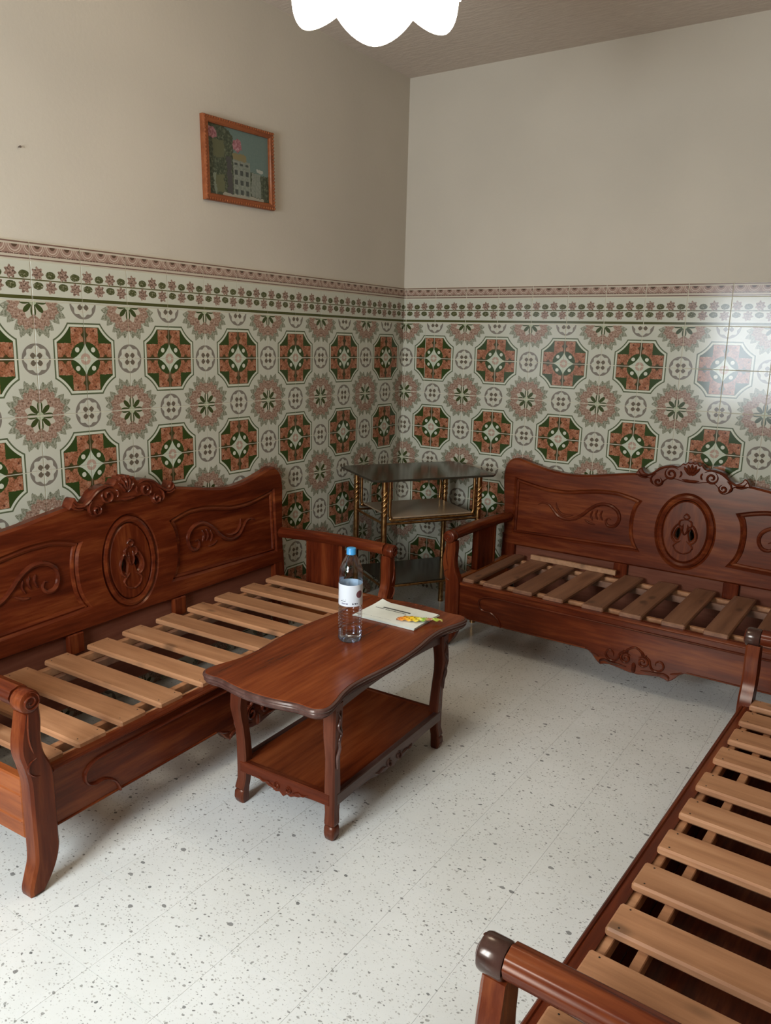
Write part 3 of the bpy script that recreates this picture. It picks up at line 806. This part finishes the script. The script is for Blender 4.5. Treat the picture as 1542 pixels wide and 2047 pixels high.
    lean(mb).build('crest_scrolls', 'carving', cst)
    # seat frame
    MB().box(-.868, .868, D+.030, D+.046, .115, .415, .002).build('seat_back_board', 'inner_board', root)
    for y_ in (.036, .105, .50, .585): MB().box(-.88, .88, y_-.011, y_+.011, .303, .3345, .002).build('ledger', 'pine_dull' if y_ in (.50,) else 'pine', root)
    for x_ in (-.285, .235): MB().box(x_-.034, x_+.034, D+.002, D+.026, .325, .405, .004).build('back_block', 'mahogany_z', root)
    # slats: shared shape, four nail heads each
    sm = MB().box(-.049, .049, -.296, .296, 0, .021, .005).mesh('slat', 'pine')
    ns = MB()
    for a in (-.034, .034):
        for b_ in (-.272, .272): ns.lathe([(.0, .0215), (.0022, .0215), (.0026, .0205)], (a, b_, 0), 6, 'z', cap=False)
    nm_ = ns.mesh('nail_heads', 'screw')
    xs = [-.842, -.695, -.545, -.390, -.208, -.042, .133, .304, .475, .646, .815]
    for k, x_ in enumerate(xs):
        o = link('slat', sm, root); o.location = (x_, .020+.296+random.uniform(-.004, .006), .335)
        o.rotation_euler = (0, 0, random.uniform(-.008, .008))
        if k == 0: o.scale = (.62, 1, 1); o.location.x = -.825
        if k == len(xs)-1: o.scale = (.86, 1, 1)
        q = link('nail_heads', nm_, o)
    return root
S1 = make_sofa()
S1.location = (0.762, -2.076, 0); S1.rotation_euler = (0, 0, 1.6188)
S2 = copy_tree(S1)
S2.location = (1.742, -0.748, 0); S2.rotation_euler = (0, 0, -0.0108); S2.scale = (1.03, 1, 1)
S3 = copy_tree(S1)
S3.location = (2.239, -2.173, 0); S3.rotation_euler = (0, 0, -1.6129); S3.scale = (0.965, 1, 1)
aged = None
for o in list(S2.children):
    if o.name.startswith('slat'):
        if aged is None:
            aged = o.data.copy(); aged.materials[0] = M['pine_aged']
        o.data = aged
for o in list(S3.children):
    if o.name.startswith('slat'): o.location.x -= 0.042
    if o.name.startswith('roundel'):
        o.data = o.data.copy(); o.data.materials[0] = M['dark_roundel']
bbd = MB().box(-.86, .52, .0285, .640, .176, .188, .002).build('added_dark_board', 'mahogany_x', S3)  # dark board added to darken the gaps between slats; real underside unseen
tag(S1, 'carved mahogany sofa frame along the left wall, right behind the coffee table', 'sofa', 'carved sofa frames')
tag(S2, 'carved mahogany sofa frame against the far wall, with a loose pine batten on its slats', 'sofa', 'carved sofa frames')
tag(S3, 'slatted sofa frame in the lower right corner, seen from above over its near arm', 'sofa', 'carved sofa frames')
# loose batten on the far sofa
bt = MB().box(-.235, .235, -.009, .009, 0, .026, .002).build('pine_batten', 'pine_batten')
bt.location = (1.742-.522, -.748+.572, .3565); bt.rotation_euler = (0, 0, -0.02)
tag(bt, 'loose thin pale pine batten lying across the slats of the far sofa', 'batten')

# ------------------------------------------------------------------ coffee table
TB = empty('coffee_table', (1.118, -2.004, 0), math.radians(92.4))   # local x = length, local y = width (towards the left sofa)
tag(TB, 'low brown wooden coffee table with wavy edges and a lower shelf', 'table')
def table_outline():
    # quarter outline from the middle of the +x end to the middle of the +y side
    q = [(.492, 0), (.490, .05), (.482, .10), (.474, .135), (.472, .160), (.474, .185), (.470, .212), (.452, .232), (.425, .238), (.385, .231), (.33, .216), (.27, .208), (.20, .211), (.12, .221), (.05, .226), (0, .227)]
    a = cr(q, 3)
    b_ = [(-u, v_) for u, v_ in a][::-1][1:]
    half = a + b_
    return ccw(half + [(u, -v_) for u, v_ in half][::-1][1:-1])
OUT = table_outline()
def stack(levels, ol, topcap=True, botcap=True):
    mb = MB(); n = len(ol); V, F = [], []
    for (ins, z_) in levels: V += [(a, b_, z_) for a, b_ in offset(ol, -ins)]
    for i in range(len(levels)-1):
        for k in range(n): F.append((i*n+k, i*n+(k+1) % n, (i+1)*n+(k+1) % n, (i+1)*n+k))
    if topcap: F.append(tuple(range(n)))
    if botcap: F.append(tuple((len(levels)-1)*n+k for k in range(n)))
    return mb.add(V, F)
tp = stack([(.010, .490), (.0085, .4885)], OUT, True, False).build('table_top', 'table_x', TB)
ed = stack([(.0085, .4885), (.002, .486), (.0, .481), (.002, .4765), (.0055, .4755), (.0035, .472), (.003, .468), (.006, .464), (.0095, .463), (.009, .459), (.014, .454), (.022, .452)], OUT, False, True).build('table_edge', 'edge', TB)
LX, LY = .330, .176
leg_prof = [(.0, .006, .014), (.008, .008, .017), (.022, .010, .0190), (.040, .009, .0185), (.047, .006, .0165), (.054, .008, .0185), (.064, .006, .0185), (.085, .002, .0175), (.12, .0, .019), (.17, .0, .0195), (.22, .002, .0185), (.27, .006, .018), (.31, .012, .0195), (.345, .015, .022), (.375, .013, .0225), (.41, .009, .023), (.453, .008, .024)]
for sx in (-1, 1):
    for sy in (-1, 1):
        V, F = [], []
        for z_, o_, w_ in leg_prof:
            cx, cy = sx*(LX+o_), sy*(LY+o_*.6); c_ = w_*.25
            for a, b_ in ((-1, -1), (1, -1), (1, 1), (-1, 1)):
                for first in (0, 1):
                    if (a*b_ > 0) == (first == 0): V.append((cx+a*w_, cy+b_*(w_-c_), z_))
                    else: V.append((cx+a*(w_-c_), cy+b_*w_, z_))
        for i in range(len(leg_prof)-1):
            for k in range(8): F.append((i*8+k, i*8+(k+1) % 8, (i+1)*8+(k+1) % 8, (i+1)*8+k))
        F += [tuple(range(8)), tuple((len(leg_prof)-1)*8+k for k in range(8))]
        lg = MB().add(V, F).build('leg', 'table_z', TB, 40)
        mb = MB()   # carved vine on the long-side face
        vn = cr([(-.008, .43), (.006, .405), (-.006, .38), (.009, .355), (-.002, .335), (.004, .31), (-.004, .28), (.002, .24)], 5)
        mb.ridge(vn, .010, .007, 0); mb.ridge(cr([(.010, .43), (.004, .39), (.010, .36), (.0, .325)], 5), .007, .006, 0)
        yo = lambda z_: LY + .6*max(0, .015*math.sin(max(0, min(1, (z_-.2)/.2))*PI*.62)) + .0205
        mb.map(lambda a, b_, z_, sx=sx, sy=sy: (sx*(LX+.010)+a, sy*(yo(z_)-b_), z_))
        mb.build('leg_carving', 'edge', lg)
# aprons under the top
def apron(x0, x1, y, along, parent, z_hi, prof, name, mat):
    """board of outline prof(t)->z bottom; along 'x' or 'y'"""
    n = 24; o_ = [(x0+(x1-x0)*i/n, prof(i/n)) for i in range(n+1)] + [(x1, z_hi), (x0, z_hi)]
    mb = MB().slab(o_, (), -.009, .009, .003)
    if along == 'x': mb.map(lambda a, b_, z_: (a, y+b_, z_))
    else: mb.map(lambda a, b_, z_: (y+b_, a, z_))
    return mb.build(name, mat, parent)
for sy in (-1, 1): apron(-LX-.005, LX+.005, sy*(LY+.006), 'x', TB, .4535, lambda t: .414 + .022*math.sin(PI*t)**.6, 'apron', 'edge')
for sx in (-1, 1): apron(-LY-.004, LY+.004, sx*(LX+.008), 'y', TB, .4535, lambda t: .416 + .018*math.sin(PI*t)**.6, 'apron', 'edge')
sh = MB().box(-LX-.008, LX+.008, -LY-.010, LY+.010, .137, .149, .002).build('shelf', 'table_x', TB)
def skirt(t):
    d = abs(t-.5)
    z_ = .112 - .0*d
    if d < .34: z_ = .112 - .010*(.5+.5*math.cos(PI*d/.34))
    if d < .17: z_ -= .012*abs(math.cos(PI*d/.17*2.0))**1.0*(1-d/.17)+.006
    return z_
for sy in (-1, 1):
    s_ = apron(-LX-.004, LX+.004, sy*(LY+.012), 'x', TB, .152, skirt, 'shelf_skirt', 'edge')
    mb = MB()
    for g in (-1, 1):
        mb.ridge([(g*a, b_) for a, b_ in spiral(.030, .114, .016, .003, PI*.6, -1.3, 24)], .008, .007, 0)
        mb.ridge([(g*a, b_) for a, b_ in cr([(.05, .108), (.075, .115), (.10, .110), (.12, .118)], 4)], .008, .006, 0)
    mb.map(lambda a, b_, z_, sy=sy: (a, sy*(LY+.021-b_), z_)); mb.build('skirt_carving', 'edge', s_)
for sx in (-1, 1):
    s_ = apron(-LY-.004, LY+.004, sx*(LX+.012), 'y', TB, .152, skirt, 'shelf_skirt', 'mahogany_y')
    mb = MB()
    for g in (-1, 1):
        mb.ridge([(g*a, b_) for a, b_ in spiral(.022, .116, .013, .003, PI*.6, -1.3, 24)], .007, .006, 0)
        mb.ridge([(g*a, b_) for a, b_ in cr([(.04, .110), (.06, .118), (.08, .114), (.10, .124)], 4)], .007, .006, 0)
    mb.map(lambda a, b_, z_, sx=sx: (sx*(LX+.021-b_), a, z_)); mb.build('skirt_carving', 'carving', s_)

# ------------------------------------------------------------------ bottle
BT = empty('water_bottle', (1.111, -1.983, .4902))
tag(BT, 'clear plastic water bottle with blue cap and white label on the coffee table', 'bottle')
prof = [(.0, .006), (.012, .004), (.026, .001), (.034, .0), (.039, .004), (.041, .012), (.0412, .03)]
for k in range(8):
    z_ = .036+k*.0115
    prof += [(.0412, z_), (.0396, z_+.003), (.0396, z_+.005), (.0412, z_+.008)]
prof += [(.0405, .130), (.0402, .134), (.0402, .214), (.0408, .218), (.0412, .226), (.0408, .240), (.039, .252), (.0355, .265), (.030, .278), (.0235, .290), (.0175, .298), (.0145, .303), (.0135, .309)]
MB().lathe(prof, seg=40, cap=False).build('bottle_body', 'plastic', BT, 60)
lb = MB(); lb.lathe([(.0409, .131), (.0409, .205)], seg=48, cap=False, mi=0); lb.lathe([(.0405, .205), (.0405, .131)], seg=48, cap=False, mi=1)
lb.build('bottle_label', ['label', 'label_inside'], BT, 60)
cp = [(.0, .326), (.0135, .326), (.0155, .3245), (.0160, .322), (.0160, .309), (.0164, .308), (.0164, .304), (.0150, .3035), (.0, .3035)]
MB().lathe(cp, seg=30, cap=False).build('bottle_cap', 'cap', BT, 40)

# ------------------------------------------------------------------ booklet and wrapper
m, nt, b = new_mat('printed_paper', 0.6)
g = nt.nodes.new('ShaderNodeSeparateXYZ'); nt.links.new(texco(nt), g.inputs[0])
px_, py_ = X(g.outputs[0]), X(g.outputs[1])
c = ramp(nt, noise(nt, texco(nt), 14.0, 2, 0.5), [(0.3, (0.76, 0.78, 0.70)), (0.7, (0.84, 0.86, 0.78))])
ch_ = X(noise(nt, mapping(nt, texco(nt), (1, 0.35, 1)), 330.0, 1, 0.5))
c = mixc(nt, (ch_ > 0.30)*band(py_, 0.030, 0.041)*band(px_, -0.080, 0.040), c, (0.05, 0.055, 0.05))
c = mixc(nt, (ch_ > 0.38)*band(py_, 0.016, 0.022)*band(px_, -0.060, 0.030), c, (0.10, 0.105, 0.10))
c = mixc(nt, (ch_ > 0.36)*band(py_, 0.018, 0.024)*band(px_, -0.105, -0.066), c, (0.08, 0.085, 0.08))
c = mixc(nt, (ch_ > 0.48)*band(py_, -0.070, -0.0675)*band(px_, -0.12, 0.02), c, (0.42, 0.44, 0.42))
nt.links.new(c, b.inputs['Base Color']); M['paper'] = m
BK = empty('booklet', (1.106, -1.688, .4902), math.radians(2.0))
tag(BK, 'white printed paper booklet lying on the coffee table behind the bottle', 'booklet')
def sheet(w, h, z0, lift, seed):
    rnd = random.Random(seed); nx, ny = 16, 12; V, F = [], []
    for side in (0, 1):
        for j in range(ny+1):
            for i in range(nx+1):
                u, v_ = i/nx, j/ny
                xx, yy = (u-.5)*w, (v_-.5)*h
                cu = max(0, (1-u)-.80)/.20*max(0, v_-.55)/.45
                cz = lift*(cu**1.5) + .0015*math.sin(3*u+seed)*v_
                rx = .035 if (u < .1 and v_ > .85) else 0
                V.append((xx + (0.010*cu), yy, z0+cz+(.0007 if side == 0 else 0)))
    st = (nx+1)*(ny+1)
    for j in range(ny):
        for i in range(nx):
            a = j*(nx+1)+i
            F.append((a, a+1, a+nx+2, a+nx+1)); F.append((st+a, st+a+nx+1, st+a+nx+2, st+a+1))
    bd = [i for i in range(nx+1)] + [j*(nx+1)+nx for j in range(1, ny+1)] + [ny*(nx+1)+i for i in range(nx-1, -1, -1)] + [j*(nx+1) for j in range(ny-1, 0, -1)]
    for k in range(len(bd)):
        a, b2 = bd[k], bd[(k+1) % len(bd)]; F.append((a, st+a, st+b2, b2))
    return MB().add(V, F)
for k in range(4):
    sp = sheet(.268-.003*k, .192-.002*k, .0010+.0022*k, .010, k*.4).build('page', 'paper', BK, 60)
    sp.rotation_euler = (0, 0, (k-1.5)*.006); sp.location = (.0012*k, -.001*k, 0)
m, nt, b = new_mat('colourful_wrapper', 0.3, 0.2)
g = nt.nodes.new('ShaderNodeSeparateXYZ'); nt.links.new(texco(nt), g.inputs[0])
wx = X(g.outputs[0]) + (X(noise(nt, texco(nt), 60.0, 2, 0.5))-0.5)*0.02
c = ramp(nt, wx*5.0+0.5, [(0.02, (0.45, 0.40, 0.33)), (0.14, (0.75, 0.20, 0.02)), (0.34, (0.72, 0.42, 0.02)), (0.48, (0.62, 0.50, 0.03)), (0.58, (0.20, 0.42, 0.03)), (0.70, (0.60, 0.18, 0.16)), (0.78, (0.30, 0.45, 0.03)), (0.92, (0.55, 0.40, 0.10))])
nt.links.new(c, b.inputs['Base Color']); M['wrapper'] = m
WP = MB(); V, F = [], []
nx, ny = 34, 6; rnd = random.Random(3)
for i in range(nx+1):
    u = i/nx
    hw = .004 + .022*math.sin(PI*min(1, u/.62))**.8*(u < .62) + (.012*abs(math.sin((u-.55)*16)) if u > .55 else 0)
    for j in range(ny+1):
        v_ = j/ny-.5
        zz_ = .003 + .010*math.sin(PI*u)*(1-abs(v_)*1.2) + .0025*math.sin(u*41+j*2.1)
        V.append(((u-.5)*.17, v_*2*hw + .006*math.sin(u*9), max(.0008, zz_)))
for i in range(nx):
    for j in range(ny):
        a = i*(ny+1)+j; F.append((a, a+1, a+ny+2, a+ny+1))
WR_ = WP.add(V, F).build('candy_wrapper', 'wrapper', None, 25)
WR_.location = (1.216, -1.700, .4995); WR_.rotation_euler = (0, 0, math.radians(32))
sol = WR_.modifiers.new('thickness', 'SOLIDIFY'); sol.thickness = .0006
tag(WR_, 'crumpled orange, yellow and green wrapper on the edge of the booklet', 'wrapper')

# ------------------------------------------------------------------ corner stand with smoked glass
aa = math.radians(57.8)
ST = empty('glass_stand', (.446, -.500, 0), aa)   # local x along the front edge, local -y to the room
tag(ST, 'gold tube corner stand with smoked glass top and shelves between the sofas', 'side table')
GW, GD = .355, .243
g_o = ccw(cr([(-GW, -GD+.03), (-GW+.03, -GD), (GW-.03, -GD), (GW, -GD+.03), (GW, GD-.03), (GW-.03, GD), (-GW+.03, GD), (-GW, GD-.03)], 1, True))
stack([(.0015, .824), (.0, .822), (.0, .815), (.0015, .813)], g_o).build('glass_top', 'smoked', ST)
LGX, LGY = .272, .190
for sx in (-1, 1):
    for sy in (-1, 1):
        lg = MB().tube([(sx*LGX, sy*LGY, .0), (sx*LGX, sy*LGY, .4), (sx*LGX, sy*LGY, .813)], .0150, 14).build('leg', 'gold', ST, 50)
        mb = MB()
        for ph in (0, 1, 2):   # twisted rope ornament
            mb.tube([(sx*LGX+0.0105*math.cos(2*PI*(t/14*1.6+ph/3)), sy*LGY+.0105*math.sin(2*PI*(t/14*1.6+ph/3)), .63+.13*t/14) for t in range(15)], .0075, 8)
        mb.build('twist', 'gold', lg, 50)
        MB().lathe([(.0, 0), (.016, 0), (.016, .012), (.013, .018), (.0, .018)], (sx*LGX, sy*LGY, 0), 14, cap=False).build('foot_cap', 'gold', lg)
for sy in (-1, 1):
    ux = LGX-.030; pts = [(-ux, .813), (-ux, .74), (-ux, .64), (-ux+.006, .620), (-ux+.024, .606), (0, .606), (ux-.024, .606), (ux-.006, .620), (ux, .64), (ux, .74), (ux, .813)]
    pts = cr(pts, 4)
    MB().tube([(a, sy*(LGY+.002), b_) for a, b_ in pts], .008, 10).build('u_frame', 'gold', ST, 50)
    MB().tube([(-LGX, sy*LGY, .588), (0, sy*LGY, .588), (LGX, sy*LGY, .588)], .007, 10).build('cross_bar', 'gold', ST, 50)
    MB().tube([(-LGX, sy*LGY, .256), (0, sy*LGY, .256), (LGX, sy*LGY, .256)], .007, 10).build('cross_bar', 'gold', ST, 50)
for sx in (-1, 1):
    for zz_ in (.588, .256): MB().tube([(sx*LGX, -LGY, zz_), (sx*LGX, 0, zz_), (sx*LGX, LGY, zz_)], .007, 10).build('cross_bar', 'gold', ST, 50)
MB().box(-LGX+.040, LGX-.040, -LGY-.002, LGY+.002, .614, .622, .002).build('middle_shelf', 'bronze', ST)
MB().box(-LGX+.016, LGX-.016, -LGY-.004, LGY+.004, .263, .270, .002).build('lower_shelf', 'smoked', ST)

# ------------------------------------------------------------------ framed picture
def flat_mat(name, a, b_, sc=40):
    m, nt, b = new_mat(name, 0.45)
    nt.links.new(ramp(nt, noise(nt, texco(nt), sc, 4, 0.65), [(0.35, a), (0.65, b_)]), b.inputs['Base Color']); return m
M['frame'] = wood('orange_frame_wood', 'y', (0.12, 0.030, 0.010), (0.22, 0.060, 0.020), (0.30, 0.10, 0.035), 0.4, 0.2)
PF = empty('framed_picture', (0.0, -1.3635, 2.229)); PF.rotation_euler = (math.radians(1.6), 0, 0)
tag(PF, 'small framed landscape print with a pale building on the left wall', 'picture')
PW, PH = .213, .166
def in_wall(mb): return mb.map(lambda a, d_, z_: (.004-d_, a, z_))       # (along y, depth, z): front towards +x
mb = MB().slab([(-PW, -PH), (PW, -PH), (PW, PH), (-PW, PH)], ([(-PW+.028, -PH+.028), (PW-.028, -PH+.028), (PW-.028, PH-.028), (-PW+.028, PH-.028)],), -.020, .003, .005)
fo = in_wall(mb).build('frame', 'frame', PF)
mb = MB(); nb = 30
for k in range(nb):
    t = -PW+.006+(2*PW-.012)*k/(nb-1)
    for zz_ in (-PH+.007, PH-.007): mb.lathe([(0, -.025), (.004, -.0235), (.0058, -.019)], (t, 0, zz_), 7, 'y', cap=False)
for k in range(23):
    t = -PH+.006+(2*PH-.012)*k/22
    for yy in (-PW+.007, PW-.007): mb.lathe([(0, -.025), (.004, -.0235), (.0058, -.019)], (yy, 0, t), 7, 'y', cap=False)
in_wall(mb).build('beading', 'frame', fo)
m, nt, b = new_mat('landscape_print', 0.4)
g = nt.nodes.new('ShaderNodeSeparateXYZ'); nt.links.new(texco(nt), g.inputs[0])
U, H_ = PW-.027, PH-.027
nq = X(noise(nt, texco(nt), 45.0, 3, 0.6))-0.5; nr = X(noise(nt, mapping(nt, texco(nt), (1, 1, 1), (3, 5, 7)), 45.0, 3, 0.6))-0.5
nw = X(noise(nt, texco(nt), 90.0, 3, 0.65))
a0_, b0_ = X(g.outputs[1])/(2*U)+0.5, X(g.outputs[2])/(2*H_)+0.5
a_, b2_ = a0_+nq*0.10, b0_+nr*0.10
def rect(x0, x1, y0, y1, soft=True):
    p_, q_ = (a_, b2_) if soft else (a0_+nq*0.02, b0_+nr*0.02)
    return band(p_, x0, x1)*band(q_, y0, y1)
TREE = ramp(nt, nw, [(0.35, (0.020, 0.027, 0.014)), (0.55, (0.055, 0.065, 0.035)), (0.68, (0.13, 0.14, 0.09))])
PALE = ramp(nt, nw, [(0.3, (0.12, 0.135, 0.105)), (0.7, (0.20, 0.21, 0.165))])
c = mixc(nt, nw, (0.085, 0.13, 0.11), (0.125, 0.165, 0.14))
c = mixc(nt, (b2_ < 0.50 - a0_*0.10), c, TREE)
c = mixc(nt, (a_ < 0.40)*(b2_ < 1.25 - a0_*0.9), c, TREE)
c = mixc(nt, rect(0.40, 0.68, 0.04, 0.56, False), c, PALE)
c = mixc(nt, rect(0.70, 0.86, 0.06, 0.42), c, PALE)
c = mixc(nt, rect(0.40, 0.62, 0.56, 0.66), c, (0.17, 0.135, 0.06))
wa, wb = ((a0_-0.42)*11.0).fract(), ((b0_-0.06)*7.0).fract()
c = mixc(nt, rect(0.42, 0.67, 0.06, 0.52, False)*(wa < 0.55)*(wb < 0.5), c, (0.045, 0.05, 0.042))
c = mixc(nt, rect(0.30, 0.38, 0.0, 0.58), c, (0.05, 0.045, 0.042))
c = mixc(nt, rect(0.10, 0.25, 0.06, 0.30), c, (0.095, 0.095, 0.045))
c = mixc(nt, rect(0.08, 0.26, 0.55, 0.80), c, (0.085, 0.085, 0.04))
c = mixc(nt, rect(0.09, 0.12, 0.0, 0.32), c, (0.16, 0.18, 0.13))
PINK = ramp(nt, nw, [(0.35, (0.16, 0.045, 0.05)), (0.55, (0.30, 0.12, 0.13)), (0.7, (0.42, 0.27, 0.27))])
c = mixc(nt, hyp((a_-0.07)*1.1, (b2_-0.88)) < 0.085, c, PINK)
c = mixc(nt, hyp((a_-0.47)*1.2, (b2_-0.77)) < 0.095, c, PINK)
c = mixc(nt, hyp((a_-0.85)*0.6, (b2_-0.46)*1.3) < 0.04, c, (0.30, 0.30, 0.25))
c = mixc(nt, rect(0.22, 0.90, -0.2, 0.05), c, (0.27, 0.25, 0.19))
nt.links.new(c, b.inputs['Base Color']); M['print'] = m
mb = MB().box(-U-.002, U+.002, -.006, -.002, -H_-.002, H_+.002, .0005)
in_wall(mb).build('print', 'print', PF, 0)
nl = MB().lathe([(.0, -.012), (.004, -.012), (.004, -.009), (.0018, -.008), (.0018, .006)], seg=10, axis='y', cap=False)
nl.map(lambda a, d_, z_: (-d_, a, z_)); nlo = nl.build('wall_nail', 'nail'); nlo.location = (.0, -2.393, 2.099)
tag(nlo, 'small dark nail in the bare left wall left of the picture', 'nail')

# ------------------------------------------------------------------ pendant lamp
LP = empty('pendant_lamp', (1.247, -2.100, 0))
tag(LP, 'lit white glass pendant lamp with scalloped petals hanging from the ceiling', 'lamp')
ph0 = math.atan2(-4.034+2.100, 2.627-1.247)     # one petal faces the camera position
for k in range(6):
    a0 = ph0+k*PI/3; V, F = [], []; nu, nv = 14, 12
    for j in range(nv+1):
        t = j/nv
        for i in range(nu+1):
            u = -1+2*i/nu; an = a0+u*PI/6
            rim = .060*(abs(u)**1.7)
            zt = 2.60; zb = 2.360+rim
            z_ = zt+(zb-zt)*t
            rr_ = .050+.192*math.sin(min(1, t*1.15)*PI/2)**.75*(1-.04*t) + .014*(1-u*u)*t - .010*t*t
            V.append((rr_*math.cos(an), rr_*math.sin(an), z_))
    for j in range(nv):
        for i in range(nu):
            a = j*(nu+1)+i; F.append((a, a+1, a+nu+2, a+nu+1))
    pe = MB().add(V, F).build('shade_petal', 'lamp', LP, 60)
    so = pe.modifiers.new('thickness', 'SOLIDIFY'); so.thickness = .003
    pts = [Vector(V[j*(nu+1)+nu])*1.0 for j in range(nv+1)]
    MB().tube([(q.x, q.y, q.z) for q in pts], .0026, 6).build('seam', 'lamp_seam', pe)
MB().lathe([(.0, 2.630), (.03, 2.630), (.062, 2.612), (.066, 2.595), (.0, 2.595)], seg=28, cap=False).build('shade_cap', 'white_metal', LP)
MB().tube([(0, 0, 2.620), (0, 0, 2.7), (0, 0, ROOM_Z-.02)], .007, 10).build('rod', 'white_metal', LP)
MB().lathe([(.0, ROOM_Z), (.06, ROOM_Z), (.055, ROOM_Z-.03), (.015, ROOM_Z-.055), (.0, ROOM_Z-.055)], seg=28, cap=False).build('ceiling_rose', 'white_metal', LP)
